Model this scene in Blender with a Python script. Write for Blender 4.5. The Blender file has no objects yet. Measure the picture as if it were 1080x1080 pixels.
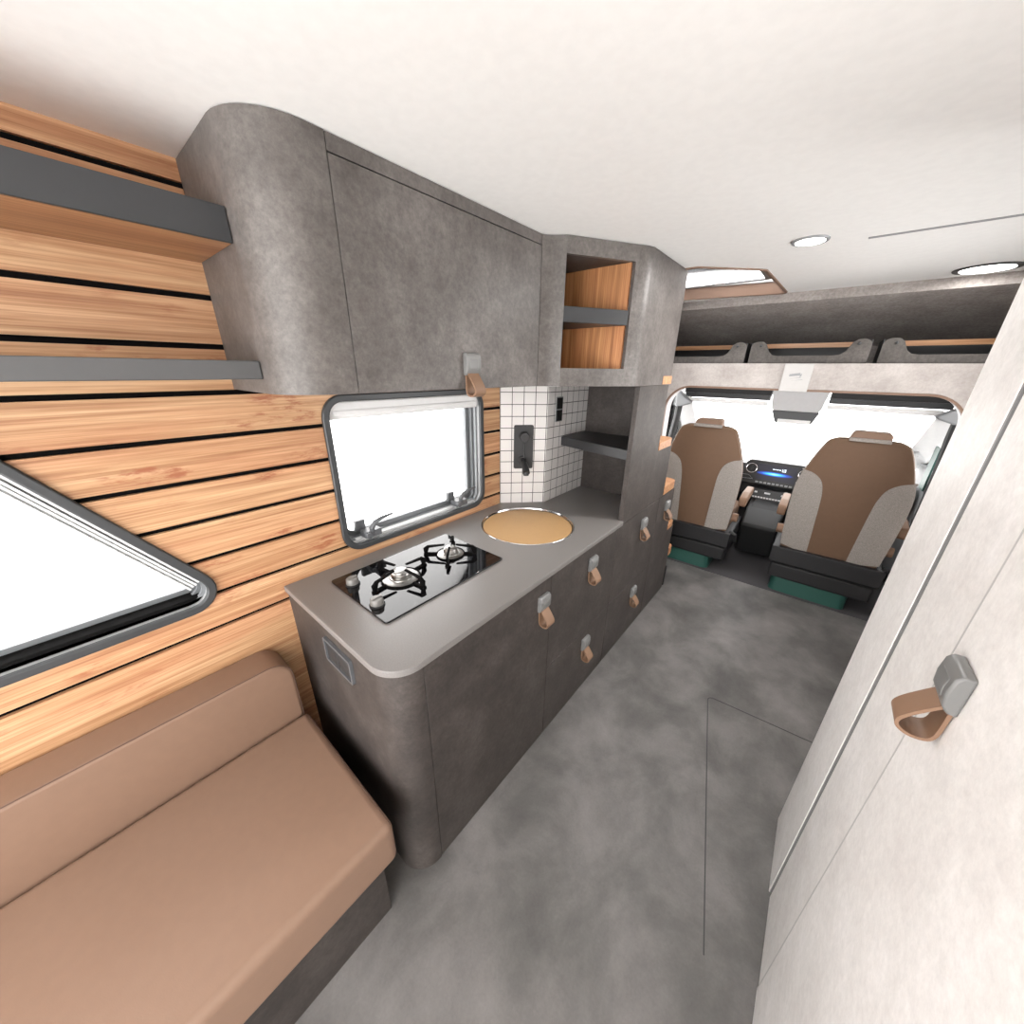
import bpy, math, random
from mathutils import Vector, Matrix
random.seed(7)
sc = bpy.context.scene
COL = sc.collection
PI = math.pi

# ------------------------------------------------------------------ colour / materials
def lin(r, g, b):
    f = lambda c: (c/255/12.92) if c/255 <= .04045 else ((c/255+.055)/1.055)**2.4
    return (f(r), f(g), f(b), 1)

class NT:
    def __init__(s, name):
        s.m = bpy.data.materials.new(name); s.m.use_nodes = True
        s.t = s.m.node_tree; s.t.nodes.clear()
        s.out = s.n('ShaderNodeOutputMaterial')
        s.b = s.n('ShaderNodeBsdfPrincipled'); s.l(s.b, 0, s.out, 0)
    def n(s, k, **kw):
        x = s.t.nodes.new(k)
        for a, v in kw.items(): setattr(x, a, v)
        return x
    def l(s, a, i, b, j): s.t.links.new(a.outputs[i], b.inputs[j])
    def tc(s, scale=(1,1,1), out='Object'):
        c = s.n('ShaderNodeTexCoord'); m = s.n('ShaderNodeMapping'); m.inputs['Scale'].default_value = scale
        s.l(c, out, m, 0); return m
    def noise(s, vec, scale, detail=4, rough=.5):
        x = s.n('ShaderNodeTexNoise'); x.inputs['Scale'].default_value = scale
        x.inputs['Detail'].default_value = detail; x.inputs['Roughness'].default_value = rough
        s.l(vec, 0, x, 'Vector'); return x
    def ramp(s, src, so, stops):
        r = s.n('ShaderNodeValToRGB'); e = r.color_ramp.elements
        while len(e) < len(stops): e.new(.5)
        for k, (p, c) in enumerate(stops): e[k].position = p; e[k].color = c
        s.l(src, so, r, 0); return r
    def mix(s, fac, a, b, mode='MIX'):
        x = s.n('ShaderNodeMix', data_type='RGBA', blend_type=mode)
        def put(v, i):
            if isinstance(v, tuple) and len(v) == 2 and not isinstance(v[0], (int, float)): s.l(v[0], v[1], x, i)
            else: x.inputs[i].default_value = v
        put(fac, 0); put(a, 6); put(b, 7); return x
    def bump(s, src, so, strength=.1, dist=.002):
        x = s.n('ShaderNodeBump'); x.inputs['Strength'].default_value = strength; x.inputs['Distance'].default_value = dist
        s.l(src, so, x, 'Height'); s.l(x, 0, s.b, 'Normal')

def plain(name, rgb, rough=.5, metal=0, spec=.5, bumpy=0, bscale=300, coat=0):
    q = NT(name); b = q.b
    b.inputs['Roughness'].default_value = rough; b.inputs['Metallic'].default_value = metal
    b.inputs['Specular IOR Level'].default_value = spec; b.inputs['Coat Weight'].default_value = coat
    v = q.tc(); nz = q.noise(v, 40, 3)
    c = lin(*rgb); d = tuple(x*.97 for x in c[:3])+(1,)
    r = q.ramp(nz, 0, [(.35, d), (.65, c)]); q.l(r, 0, b, 'Base Color')
    if bumpy:
        n2 = q.noise(v, bscale, 3); q.bump(n2, 0, bumpy, .001)
    return q.m

def laminate(name, lo, mid, hi, rough=.55, con=.9):
    q = NT(name); v = q.tc()
    a = q.noise(v, 6, 8, .72); f = q.noise(v, 70, 6, .75)
    r = q.ramp(a, 0, [(.34, lin(*lo)), (.5, lin(*mid)), (.66, lin(*hi))])
    r2 = q.ramp(f, 0, [(.34, (.72,.72,.72,1)), (.64, (1.18,1.18,1.18,1))])
    m = q.mix(con, (r, 0), (r2, 0), 'MULTIPLY'); q.l(m, 2, q.b, 'Base Color')
    q.b.inputs['Roughness'].default_value = rough; q.b.inputs['Specular IOR Level'].default_value = .4
    q.bump(f, 0, .15, .0006); return q.m

def wood(name, cols, axis='y', plank=0.0, rough=.42, knots=True):
    """bamboo-like: fine streaks along an axis"""
    q = NT(name)
    big = {'x': (3, 240, 240), 'y': (240, 3, 240), 'z': (240, 240, 3)}[axis]
    mid = {'x': (2, 60, 60), 'y': (60, 2, 60), 'z': (60, 60, 2)}[axis]
    kn = {'x': (14, 60, 60), 'y': (60, 14, 60), 'z': (60, 60, 14)}[axis]
    if axis in 'yx':
        # shift the grain from plank to plank so that streaks end at the grooves
        c = q.n('ShaderNodeTexCoord'); sp = q.n('ShaderNodeSeparateXYZ'); q.l(c, 'Object', sp, 0)
    v = q.tc(big); a = q.noise(v, 1, 6, .6)
    v2 = q.tc(mid); b = q.noise(v2, 1, 4, .6)
    r = q.ramp(b, 0, [(.34, lin(*cols[0])), (.5, lin(*cols[1])), (.66, lin(*cols[2]))])
    r2 = q.ramp(a, 0, [(.36, (.80,.72,.64,1)), (.58, (1.09,1.08,1.06,1))])
    m = q.mix(.9, (r, 0), (r2, 0), 'MULTIPLY')
    last = m
    v5 = q.tc({'x': (.5,4,4), 'y': (4,.5,4), 'z': (4,4,.5)}[axis]); h5 = q.noise(v5, 3, 3, .5)
    r5 = q.ramp(h5, 0, [(.35, (1.0,.93,.90,1)), (.62, (1.0,1.03,1.0,1))])
    last = q.mix(1., (m, 2), (r5, 0), 'MULTIPLY')
    if plank:
        d = q.n('ShaderNodeMath', operation='SUBTRACT'); q.l(sp, 'Z', d, 0); d.inputs[1].default_value = .844
        dv = q.n('ShaderNodeMath', operation='DIVIDE'); q.l(d, 0, dv, 0); dv.inputs[1].default_value = plank
        fl = q.n('ShaderNodeMath', operation='FLOOR'); q.l(dv, 0, fl, 0)
        wn = q.n('ShaderNodeTexWhiteNoise', noise_dimensions='1D'); q.l(fl, 0, wn, 'W')
        r3 = q.ramp(wn, 'Value', [(0, (.95,.93,.92,1)), (1, (1.04,1.04,1.05,1))])
        last = q.mix(1., (last, 2), (r3, 0), 'MULTIPLY')
    if knots:
        v3 = q.tc(kn); k = q.noise(v3, 1, 5, .7)
        v4 = q.tc({'x': (.7,2,2), 'y': (2,.7,2), 'z': (2,2,.7)}[axis]); g = q.noise(v4, 7, 2, .5)
        kr = q.ramp(k, 0, [(.47, (0,0,0,1)), (.62, (.85,.85,.85,1))])
        gr = q.ramp(g, 0, [(.55, (0,0,0,1)), (.66, (1,1,1,1))])
        mm = q.mix(1., (kr, 0), (gr, 0), 'MULTIPLY')
        last = q.mix((mm, 2), (last, 2), lin(148, 84, 56))
    q.l(last, 2, q.b, 'Base Color')
    q.b.inputs['Roughness'].default_value = rough
    q.bump(a, 0, .12, .0006)
    return q.m

M = {}
M['lam'] = laminate('grey laminate', (53,48,46), (64,58,55), (77,71,68))  # same laminate as the upper units, shade of the lower fronts put into colour
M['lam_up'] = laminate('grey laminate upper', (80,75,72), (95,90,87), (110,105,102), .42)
M['lam_light'] = laminate('pale grey laminate', (212,208,205), (221,218,215), (229,226,224), .5, .3)
M['lam_head'] = laminate('greige laminate', (158,151,147), (172,165,161), (184,178,174), .55, .4)  # wardrobe laminate again, dimmer light on the header put into its colour
M['lam_mid'] = laminate('taupe felt', (146,139,135), (158,151,147), (170,164,160), .85)
M['felt'] = laminate('dark felt', (78,74,72), (90,86,83), (104,99,96), .9)
WC = ((166,122,90), (188,147,112), (205,168,134))
M['wood_y'] = wood('bamboo planks', WC, 'y', .1175)
M['wood_z'] = wood('bamboo upright grain', ((150,104,70), (176,126,86), (194,146,104)), 'z', 0, .42, False)
M['wood_x'] = wood('bamboo crossways', ((162,116,82), (180,134,98), (194,150,114)), 'x', 0, .42, False)
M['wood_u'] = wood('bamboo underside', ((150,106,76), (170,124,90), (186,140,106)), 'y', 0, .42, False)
M['disc'] = plain('oak veneer cover', (178,142,98), .5)
M['black'] = plain('black rubber', (22,22,23), .6)
M['groove'] = plain('groove black', (13,12,12), .9, 0, .1)
M['char'] = plain('charcoal paint', (48,49,51), .42, 0, .5)
M['char2'] = plain('charcoal matt', (48,48,49), .5, 0, .5, .1)
M['shelfgrey'] = plain('shelf grey', (82,82,83), .38)
M['frame'] = plain('window frame grey', (58,60,62), .4)
M['silver'] = plain('blind cassette silver', (192,193,194), .35, .3)
M['silver2'] = plain('blind rail grey', (128,131,134), .4, .3)
M['latch'] = plain('latch grey', (92,94,97), .4)
M['steel'] = plain('brushed steel', (160,158,155), .34, 1)
M['chrome'] = plain('chrome rim', (220,220,222), .12, 1)
M['knob'] = plain('hob knob grey', (122,120,117), .4, .2)
M['tab'] = plain('handle grey', (114,114,113), .38)
M['leather'] = plain('tan leather', (130,101,80), .55, 0, .4, .15, 500)
M['leather_in'] = plain('brown leather', (108,84,66), .6, 0, .3, .2, 420)
M['cushion'] = plain('brown upholstery leather', (130,104,87), .5, 0, .4, .2, 420)
M['piping'] = plain('seam thread', (90,66,54), .7)
M['white'] = plain('ceiling white', (243,242,240), .6)
M['white2'] = plain('soft white plastic', (226,226,226), .5)
M['lgrey'] = plain('light grey plastic', (190,190,191), .5)
M['mgrey'] = plain('mid grey plastic', (140,142,144), .5)
M['panelgrey'] = plain('header plate grey', (182,180,178), .4)
M['teal'] = plain('teal plastic', (42,84,76), .45)
M['seatblack'] = plain('black seat plastic', (26,25,27), .5)
M['dash'] = plain('dash grey', (52,52,54), .5, 0, .5, .15)
M['dashb'] = plain('dash black', (24,24,26), .4)
M['carpet'] = plain('cab carpet', (78,76,78), .9, 0, .2, .6, 260)
M['tan_trim'] = plain('brown edge trim', (124,98,82), .5)

def fabric():
    q = NT('grey woven textile'); v = q.tc()
    f = q.noise(v, 240, 3, .7); a = q.noise(v, 30, 3)
    r = q.ramp(f, 0, [(.3, lin(126,119,114)), (.7, lin(170,163,157))])
    q.l(r, 0, q.b, 'Base Color'); q.b.inputs['Roughness'].default_value = .9
    q.b.inputs['Specular IOR Level'].default_value = .15; q.bump(f, 0, .5, .001); return q.m
M['fabric'] = fabric()

def floor_mat():
    q = NT('concrete look vinyl')
    v = q.tc((1.5, 1.2, 1)); a = q.noise(v, 2.4, 8, .6)
    a.inputs['Distortion'].default_value = .25
    v2 = q.tc(); f = q.noise(v2, 120, 5, .7)
    r = q.ramp(a, 0, [(.30, lin(80,78,77)), (.44, lin(96,94,92)), (.57, lin(113,110,108)), (.74, lin(130,127,125))])
    r2 = q.ramp(f, 0, [(.3, (.88,.88,.88,1)), (.7, (1.07,1.07,1.07,1))])
    m = q.mix(.8, (r, 0), (r2, 0), 'MULTIPLY'); q.l(m, 2, q.b, 'Base Color')
    q.b.inputs['Roughness'].default_value = .5; q.b.inputs['Specular IOR Level'].default_value = .35
    return q.m
M['floor'] = floor_mat()

def worktop_mat():
    q = NT('grey mineral worktop'); v = q.tc(); f = q.noise(v, 260, 4, .7)
    r = q.ramp(f, 0, [(.3, lin(114,111,109)), (.7, lin(126,122,120))])
    q.l(r, 0, q.b, 'Base Color'); q.b.inputs['Roughness'].default_value = .36
    q.b.inputs['Specular IOR Level'].default_value = .5; return q.m
M['worktop'] = worktop_mat()

def tile_mat():
    q = NT('white square tiles')
    c = q.n('ShaderNodeTexCoord'); br = q.n('ShaderNodeTexBrick'); q.l(c, 'UV', br, 'Vector')
    br.offset = 0; br.squash = 1
    br.inputs['Scale'].default_value = 1; br.inputs['Brick Width'].default_value = .0625
    br.inputs['Row Height'].default_value = .0613; br.inputs['Mortar Size'].default_value = .0018
    br.inputs['Mortar Smooth'].default_value = .05; br.inputs['Bias'].default_value = -.2
    br.inputs['Color1'].default_value = lin(222,219,217); br.inputs['Color2'].default_value = lin(216,212,210)
    br.inputs['Mortar'].default_value = lin(26,25,25)
    q.l(br, 0, q.b, 'Base Color'); q.b.inputs['Roughness'].default_value = .3
    return q.m
M['tile'] = tile_mat()

def glass_mat(name, tint=(1,1,1,1), refl=.06):
    q = NT(name); q.t.nodes.remove(q.b)
    tr = q.n('ShaderNodeBsdfTransparent'); tr.inputs[0].default_value = tint
    gl = q.n('ShaderNodeBsdfGlossy'); gl.inputs['Roughness'].default_value = .03
    lw = q.n('ShaderNodeFresnel'); lw.inputs[0].default_value = 1.3
    mx = q.n('ShaderNodeMixShader'); q.l(lw, 0, mx, 0); q.l(tr, 0, mx, 1); q.l(gl, 0, mx, 2); q.l(mx, 0, q.out, 0)
    return q.m
M['glass'] = glass_mat('clear acrylic')
M['tealglass'] = glass_mat('tinted side glass', (.12,.42,.36,1))

q = NT('hob glass'); q.b.inputs['Base Color'].default_value = (.006,.006,.007,1)
q.b.inputs['Roughness'].default_value = .03; q.b.inputs['Specular IOR Level'].default_value = .5; q.b.inputs['IOR'].default_value = 1.45
M['hob'] = q.m

def emis(name, rgb, s):
    q = NT(name); q.b.inputs['Base Color'].default_value = (0,0,0,1)
    q.b.inputs['Emission Color'].default_value = rgb; q.b.inputs['Emission Strength'].default_value = s; return q.m
M['lamp'] = emis('spotlight diffuser', (1,.97,.93,1), 8)

def screen_mat():
    q = NT('display'); q.b.inputs['Base Color'].default_value = (.003,.003,.006,1)
    q.b.inputs['Roughness'].default_value = .4
    c = q.n('ShaderNodeTexCoord'); mp = q.n('ShaderNodeMapping'); q.l(c, 'UV', mp, 0)
    mp.inputs['Location'].default_value = (-.45, -.42, 0)
    mp2 = q.n('ShaderNodeVectorMath', operation='MULTIPLY'); mp2.inputs[1].default_value = (2.0, 6.5, 0)
    q.l(mp, 0, mp2, 0)
    ln = q.n('ShaderNodeVectorMath', operation='LENGTH'); q.l(mp2, 0, ln, 0)
    r = q.ramp(ln, 'Value', [(0, (.35,.9,1,1)), (.3, (.03,.35,.9,1)), (.65, (.006,.04,.28,1)), (1, (.001,.001,.006,1))])
    q.l(r, 0, q.b, 'Emission Color'); q.b.inputs['Emission Strength'].default_value = 1.1
    return q.m
M['screen'] = screen_mat()
M['glyph'] = emis('display lettering', (.8,.9,1,1), .8)

# ------------------------------------------------------------------ mesh helpers
def fillet(poly, radii, seg=6):
    out = []; n = len(poly)
    if isinstance(radii, (int, float)): radii = [radii]*n
    for i in range(n):
        p = Vector(poly[i]); a = (Vector(poly[i-1])-p); b = (Vector(poly[(i+1) % n])-p)
        r = radii[i]
        if r <= 1e-6: out.append(tuple(p)); continue
        a.normalize(); b.normalize()
        half = a.angle(b)/2
        if half > PI/2-.01: out.append(tuple(p)); continue
        t = r/math.tan(half); c = p+(a+b).normalized()*(r/math.sin(half))
        s, e = p+a*t-c, p+b*t-c
        a0 = math.atan2(s.y, s.x); a1 = math.atan2(e.y, e.x); d = (a1-a0+PI) % (2*PI)-PI
        for k in range(seg+1):
            th = a0+d*k/seg; out.append((c.x+r*math.cos(th), c.y+r*math.sin(th)))
    return out

def inset(poly, d):
    """offset a polygon inwards"""
    n = len(poly); area = sum(poly[i][0]*poly[(i+1) % n][1]-poly[(i+1) % n][0]*poly[i][1] for i in range(n))
    sg = 1 if area > 0 else -1; out = []
    for i in range(n):
        p0, p1, p2 = Vector(poly[i-1]), Vector(poly[i]), Vector(poly[(i+1) % n])
        e1 = (p1-p0).normalized(); e2 = (p2-p1).normalized()
        n1 = Vector((-e1.y, e1.x))*sg; n2 = Vector((-e2.y, e2.x))*sg
        k = (n1+n2); k = k/(1+n1.dot(n2)); out.append(tuple(p1+k*d))
    return out

XY = lambda u, v, d: (u, v, d)      # plan polygon, extruded along z
YZ = lambda u, v, d: (d, u, v)      # side polygon, extruded along x
XZ = lambda u, v, d: (u, d, v)      # front polygon, extruded along y

class MB:
    def __init__(s): s.v = []; s.f = []; s.m = []; s.uv = {}
    def add(s, vs, fs, mi=0):
        o = len(s.v); s.v += [tuple(x) for x in vs]
        for f in fs: s.f.append([i+o for i in f]); s.m.append(mi)
        return s
    def box(s, x0, x1, y0, y1, z0, z1, mi=0):
        vs = [(x, y, z) for x in (x0, x1) for y in (y0, y1) for z in (z0, z1)]
        return s.add(vs, [(0,1,3,2), (4,6,7,5), (0,4,5,1), (2,3,7,6), (0,2,6,4), (1,5,7,3)], mi)
    def prism(s, poly, d0, d1, fn=XY, mi=0):
        n = len(poly)
        vs = [fn(u, v, d0) for u, v in poly]+[fn(u, v, d1) for u, v in poly]
        fs = [(i, (i+1) % n, n+(i+1) % n, n+i) for i in range(n)]+[list(range(n))[::-1], list(range(n, 2*n))]
        return s.add(vs, fs, mi)
    def ring(s, outer, inner, d0, d1, fn=XY, mi=0):
        n = len(outer)
        vs = [fn(u, v, d) for d in (d0, d1) for L in (outer, inner) for u, v in L]
        O0, I0, O1, I1 = 0, n, 2*n, 3*n; fs = []
        for i in range(n):
            j = (i+1) % n
            fs += [(O0+i, O0+j, O1+j, O1+i), (I0+j, I0+i, I1+i, I1+j), (O0+j, O0+i, I0+i, I0+j), (O1+i, O1+j, I1+j, I1+i)]
        return s.add(vs, fs, mi)
    def lathe(s, prof, c=(0,0,0), seg=32, mi=0, axis=None, cap=True):
        """prof: (r, h) list; closed when r=0 at ends; axis: 3x3 matrix"""
        A = axis or Matrix.Identity(3); vs = []; fs = []
        for r, h in prof:
            for k in range(seg):
                t = 2*PI*k/seg; vs.append(tuple(Vector(c)+A @ Vector((r*math.cos(t), r*math.sin(t), h))))
        for i in range(len(prof)-1):
            for k in range(seg):
                j = (k+1) % seg; fs.append((i*seg+k, i*seg+j, (i+1)*seg+j, (i+1)*seg+k))
        if cap: fs.append(list(range(seg))[::-1]); fs.append([(len(prof)-1)*seg+k for k in range(seg)])
        return s.add(vs, fs, mi)
    def torus(s, R, r, c, seg=32, mi=0, axis=None, rs=8):
        A = axis or Matrix.Identity(3); vs = []; fs = []
        for k in range(seg):
            t = 2*PI*k/seg
            for q_ in range(rs):
                p = 2*PI*q_/rs; rr = R+r*math.cos(p)
                vs.append(tuple(Vector(c)+A @ Vector((rr*math.cos(t), rr*math.sin(t), r*math.sin(p)))))
        for k in range(seg):
            for q_ in range(rs):
                a, b = (k+1) % seg, (q_+1) % rs
                fs.append((k*rs+q_, a*rs+q_, a*rs+b, k*rs+b))
        return s.add(vs, fs, mi)
    def tube(s, pts, rad, seg=10, mi=0, flat=1.0):
        pts = [Vector(p) for p in pts]; n = len(pts)
        rad = rad if isinstance(rad, (list, tuple)) else [rad]*n
        vs = []; fs = []; up = None
        for i, p in enumerate(pts):
            t = (pts[min(i+1, n-1)]-pts[max(i-1, 0)]).normalized()
            if up is None: up = t.orthogonal().normalized()
            up = (up-t*up.dot(t)).normalized(); w = t.cross(up)
            for k in range(seg):
                a = 2*PI*k/seg; vs.append(tuple(p+(up*math.cos(a)+w*math.sin(a)*flat)*rad[i]))
        for i in range(n-1):
            for k in range(seg):
                j = (k+1) % seg; fs.append((i*seg+k, i*seg+j, (i+1)*seg+j, (i+1)*seg+k))
        fs.append(list(range(seg))[::-1]); fs.append([(n-1)*seg+k for k in range(seg)])
        return s.add(vs, fs, mi)
    def build(s, name, mats, parent=None, bevel=0, smooth=False, seg=2, offset=True):
        me = bpy.data.meshes.new(name); me.from_pydata(s.v, [], s.f)
        mats = mats if isinstance(mats, (list, tuple)) else [mats]
        for m_ in mats: me.materials.append(M[m_])
        for p, mi in zip(me.polygons, s.m): p.material_index = mi
        import bmesh
        bm = bmesh.new(); bm.from_mesh(me); bmesh.ops.recalc_face_normals(bm, faces=bm.faces); bm.to_mesh(me); bm.free()
        if smooth:
            me.shade_smooth() if hasattr(me, 'shade_smooth') else None
            try: me.set_sharp_from_angle(angle=math.radians(38))
            except Exception: pass
        o = bpy.data.objects.new(name, me); COL.objects.link(o)
        if bevel:
            b = o.modifiers.new('edge', 'BEVEL'); b.width = bevel; b.segments = seg; b.limit_method = 'ANGLE'
            b.angle_limit = math.radians(35); b.harden_normals = False
            me.shade_smooth()
            try: me.set_sharp_from_angle(angle=math.radians(50))
            except Exception: pass
        if parent:
            o.parent = parent
            if offset and parent.type == 'EMPTY': o.location = -parent.location
        return o

def thing(name, label, cat, loc=(0,0,0), group=None):
    o = bpy.data.objects.new(name, None); COL.objects.link(o); o.location = loc; o.empty_display_size = .1
    o['label'] = label; o['category'] = cat
    if group: o['group'] = group
    return o
def tag(o, label, cat, group=None):
    o['label'] = label; o['category'] = cat
    if group: o['group'] = group
    return o
def struct(o): o['kind'] = 'structure'; return o
def part(o, label): o['label'] = label; return o

def boolean(o, cutters):
    for c in cutters:
        md = o.modifiers.new('cut', 'BOOLEAN'); md.operation = 'DIFFERENCE'; md.solver = 'EXACT'; md.object = c
    bpy.context.view_layer.update()
    dg = bpy.context.evaluated_depsgraph_get()
    me = bpy.data.meshes.new_from_object(o.evaluated_get(dg))
    o.modifiers.clear(); o.data = me
    for c in cutters: bpy.data.objects.remove(c)

def dup(root, loc, label, swap=None):
    r = root.copy(); COL.objects.link(r); r.location = loc; r['label'] = label
    for ch in list(root.children):
        c = ch.copy(); COL.objects.link(c); c.parent = r
        for g in list(ch.children):
            d = g.copy(); COL.objects.link(d); d.parent = c
    return r

WX = -1.31; FX = -.660; ZC = 2.07

# ------------------------------------------------------------------ left wall with its two windows
win1 = [(.560,.937), (1.335,.937), (1.335,1.527), (.560,1.527)]
win2 = [(-1.02,.925), (.205,.925), (-.177,1.52), (-1.02,1.52)]
r1 = [.075]*4; r2 = [.07, .066, .06, .07]
def cutter(poly, rad):
    p = fillet(inset(poly, .008), rad, 8)
    return MB().prism(p, -1.6, -1.2, YZ).build('cutter', 'black')
mb = MB()
z = .844; zs = [z+.1175*k for k in range(0, 11)]
edges = [0.0]+[q_ for q_ in zs if 0.03 < q_ < ZC-.03]+[ZC]
for a, b in zip(edges[:-1], edges[1:]):
    lo = a+(.0068 if a > 0 else 0); hi = b-(.0068 if b < ZC else 0)
    mb.box(-1.322, WX, -1.25, 1.470, lo, hi, 0)
mb.box(-1.322, WX-.0015, 1.4705, 1.4747, 0, ZC, 1)
wall = mb.build('wall_left', ['wood_y', 'groove'], bevel=0)
back = MB().box(-1.345, -1.323, -1.25, 1.50, 0, ZC).box(-1.345, -1.323, 1.50, 3.1, 0, ZC).build('wall_left_backing', 'groove')
boolean(wall, [cutter(win1, r1), cutter(win2, r2)])
boolean(back, [cutter(win1, r1), cutter(win2, r2)])
struct(wall); back.parent = wall; back.name = 'groove_backing'

def window(name, poly, rad, blind_top):
    e = bpy.data.objects.new(name, None); COL.objects.link(e); e.location = (WX, sum(p[0] for p in poly)/4, poly[0][1])
    struct(e)
    P = lambda d, extra=0: fillet(inset(poly, d), [max(r-d, .012) for r in rad], 8)
    MB().ring(P(-.004), P(.020), WX-.004, WX+.012, YZ).build('window_frame', 'frame', e, bevel=.004)
    MB().ring(P(.008), P(.018), WX-.075, WX-.004, YZ).build('reveal', 'silver', e)
    MB().ring(P(.016), P(.028), WX-.030, WX-.018, YZ).ring(P(.016), P(.034), WX-.058, WX-.042, YZ).build('blind_track', 'silver2', e)
    MB().ring(P(.012), P(.052), WX-.088, WX-.066, YZ).build('sash', 'silver2', e)
    MB().prism(P(.04), WX-.082, WX-.078, YZ).build('pane', 'glass', e)
    return e
w1 = window('window_1', win1, r1, True)
MB().box(-1.37, -1.315, .585, 1.31, 1.445, 1.505).box(-1.366, -1.311, .60, 1.296, 1.458, 1.478).build('blind_cassette', 'white2', w1, bevel=.006)
MB().box(-1.362, -1.322, .60, 1.305, .955, .968).build('bottom_rail', 'silver', w1, bevel=.004)
w2 = window('window_2', win2, r2, True)
# pleated blind stacked along the slanted edge of window 2
pl = inset(win2, .02); dirv = (Vector(pl[2])-Vector(pl[1])).normalized(); nrm = Vector((-dirv.y, dirv.x))
mbb = MB()
for k in range(4):
    a = Vector(pl[1])+dirv*.08+nrm*(.004+.009*k); b = Vector(pl[2])-dirv*.03+nrm*(.004+.009*k)
    mbb.prism([tuple(a), tuple(b), tuple(b+nrm*.005), tuple(a+nrm*.005)], -1.35, -1.325+.004*(k % 2), YZ)
mbb.build('pleated_blind', 'white2', w2)
MB().box(-1.383, -1.328, -1.0, .135, .9345, .962).build('blind_slot', 'groove', w2, bevel=.004)
# latches of window 1
for nm, y0 in (('near', .645), ('far', 1.135)):
    l = MB().box(-1.345, -1.296, y0, y0+.07, .972, 1.0).box(-1.37, -1.35, y0-.01, y0+.03, .99, 1.035)
    l.tube([(-1.305, y0+.035, .985), (-1.30, y0+.03, 1.01), (-1.298, y0+.045, 1.032), (-1.297, y0+.075, 1.042), (-1.297, y0+.13, 1.047)], [.011, .011, .010, .008, .005], 10, 0, .7)
    l.tube([(-1.31, y0+.01, .985), (-1.285, y0+.01, .985)], .013, 14)
    part(l.build('window_latch', 'latch', w1, bevel=.003), 'grey swivel latch')

# tiled corner
n1 = Vector((-1.133+1.31, 1.66-1.475)); L1 = n1.length
mt = bpy.data.meshes.new('tiles')
pts = [(WX, 1.475), (-1.133, 1.66), (-1.133, 2.085)]
vs, fs, uvs = [], [], []
u = 0
for (a, b) in zip(pts[:-1], pts[1:]):
    L = (Vector(b)-Vector(a)).length; o = len(vs)
    vs += [(a[0], a[1], .896), (b[0], b[1], .896), (b[0], b[1], 1.56), (a[0], a[1], 1.56)]
    fs.append((o, o+1, o+2, o+3)); uvs += [(u, 0), (u+L, 0), (u+L, .664), (u, .664)]
    u = .0625*math.ceil((u+L)/.0625-.2)
o = len(vs)   # thickness behind the tiles
off = [(-1.345, 1.475), (-1.345, 2.085)]
vs += [(off[0][0], off[0][1], .896), (off[0][0], off[0][1], 1.56), (off[1][0], off[1][1], .896), (off[1][0], off[1][1], 1.56)]
fs += [(0, 3, o+1, o), (5, o+2, o+3, 6), (o, o+1, o+3, o+2)]; uvs += [(0.01, .01)]*12
mt.from_pydata(vs, [], fs); ul = mt.uv_layers.new(name='UVMap')
for i, c in enumerate(uvs): ul.data[i].uv = c
mt.materials.append(M['tile']); tile = bpy.data.objects.new('trim_1', mt); COL.objects.link(tile); struct(tile)
tile['label'] = 'white square tiled splashback'

# ------------------------------------------------------------------ floor, ceiling, right wall
struct(MB().box(-1.345, .945, -1.25, 3.22, -.03, 0).build('floor', 'floor'))
cf = MB().box(-1.345, .945, 3.221, 4.75, -.03, .004).build('trim_2', 'carpet'); struct(cf)
h = MB()
def seam(a, b, w=.004):
    a, b = Vector(a), Vector(b); d = (b-a).normalized(); n = Vector((-d.y, d.x))*w/2
    h.prism([tuple(a-n), tuple(b-n), tuple(b+n), tuple(a+n)], 0.0, .0008)
c0 = fillet([(.12, .78), (-.107, 1.80), (.80, 1.87)], [0, .025, 0], 5)
for a, b in zip(c0[:-1], c0[1:]): seam(a, b)
fh = h.build('trim_3', 'char2'); struct(fh); fh['label'] = 'seam of the floor hatch'
wr = MB().box(.91, .945, -1.25, 3.1, 0, ZC).build('wall_right', 'lam_light')
dw = fillet([(1.50, 1.0), (2.85, 1.0), (2.85, 1.78), (1.50, 1.78)], .08, 6)
boolean(wr, [MB().prism(dw, .8, 1.1, YZ).build('cutter', 'black')]); struct(wr)
w5 = bpy.data.objects.new('window_5', None); COL.objects.link(w5); w5.location = (.91, 2.17, 1.0); struct(w5)  # made-up unseen window, added to brighten the ceiling near the cab
MB().ring(fillet([(1.47, .97), (2.88, .97), (2.88, 1.81), (1.47, 1.81)], .10, 6), fillet([(1.52, 1.02), (2.83, 1.02), (2.83, 1.76), (1.52, 1.76)], .06, 6), .898, .909, YZ).build('window_frame', 'frame', w5)
MB().prism(fillet([(1.505, 1.005), (2.845, 1.005), (2.845, 1.775), (1.505, 1.775)], .07, 6), .925, .929, YZ).build('pane', 'glass', w5)

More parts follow.
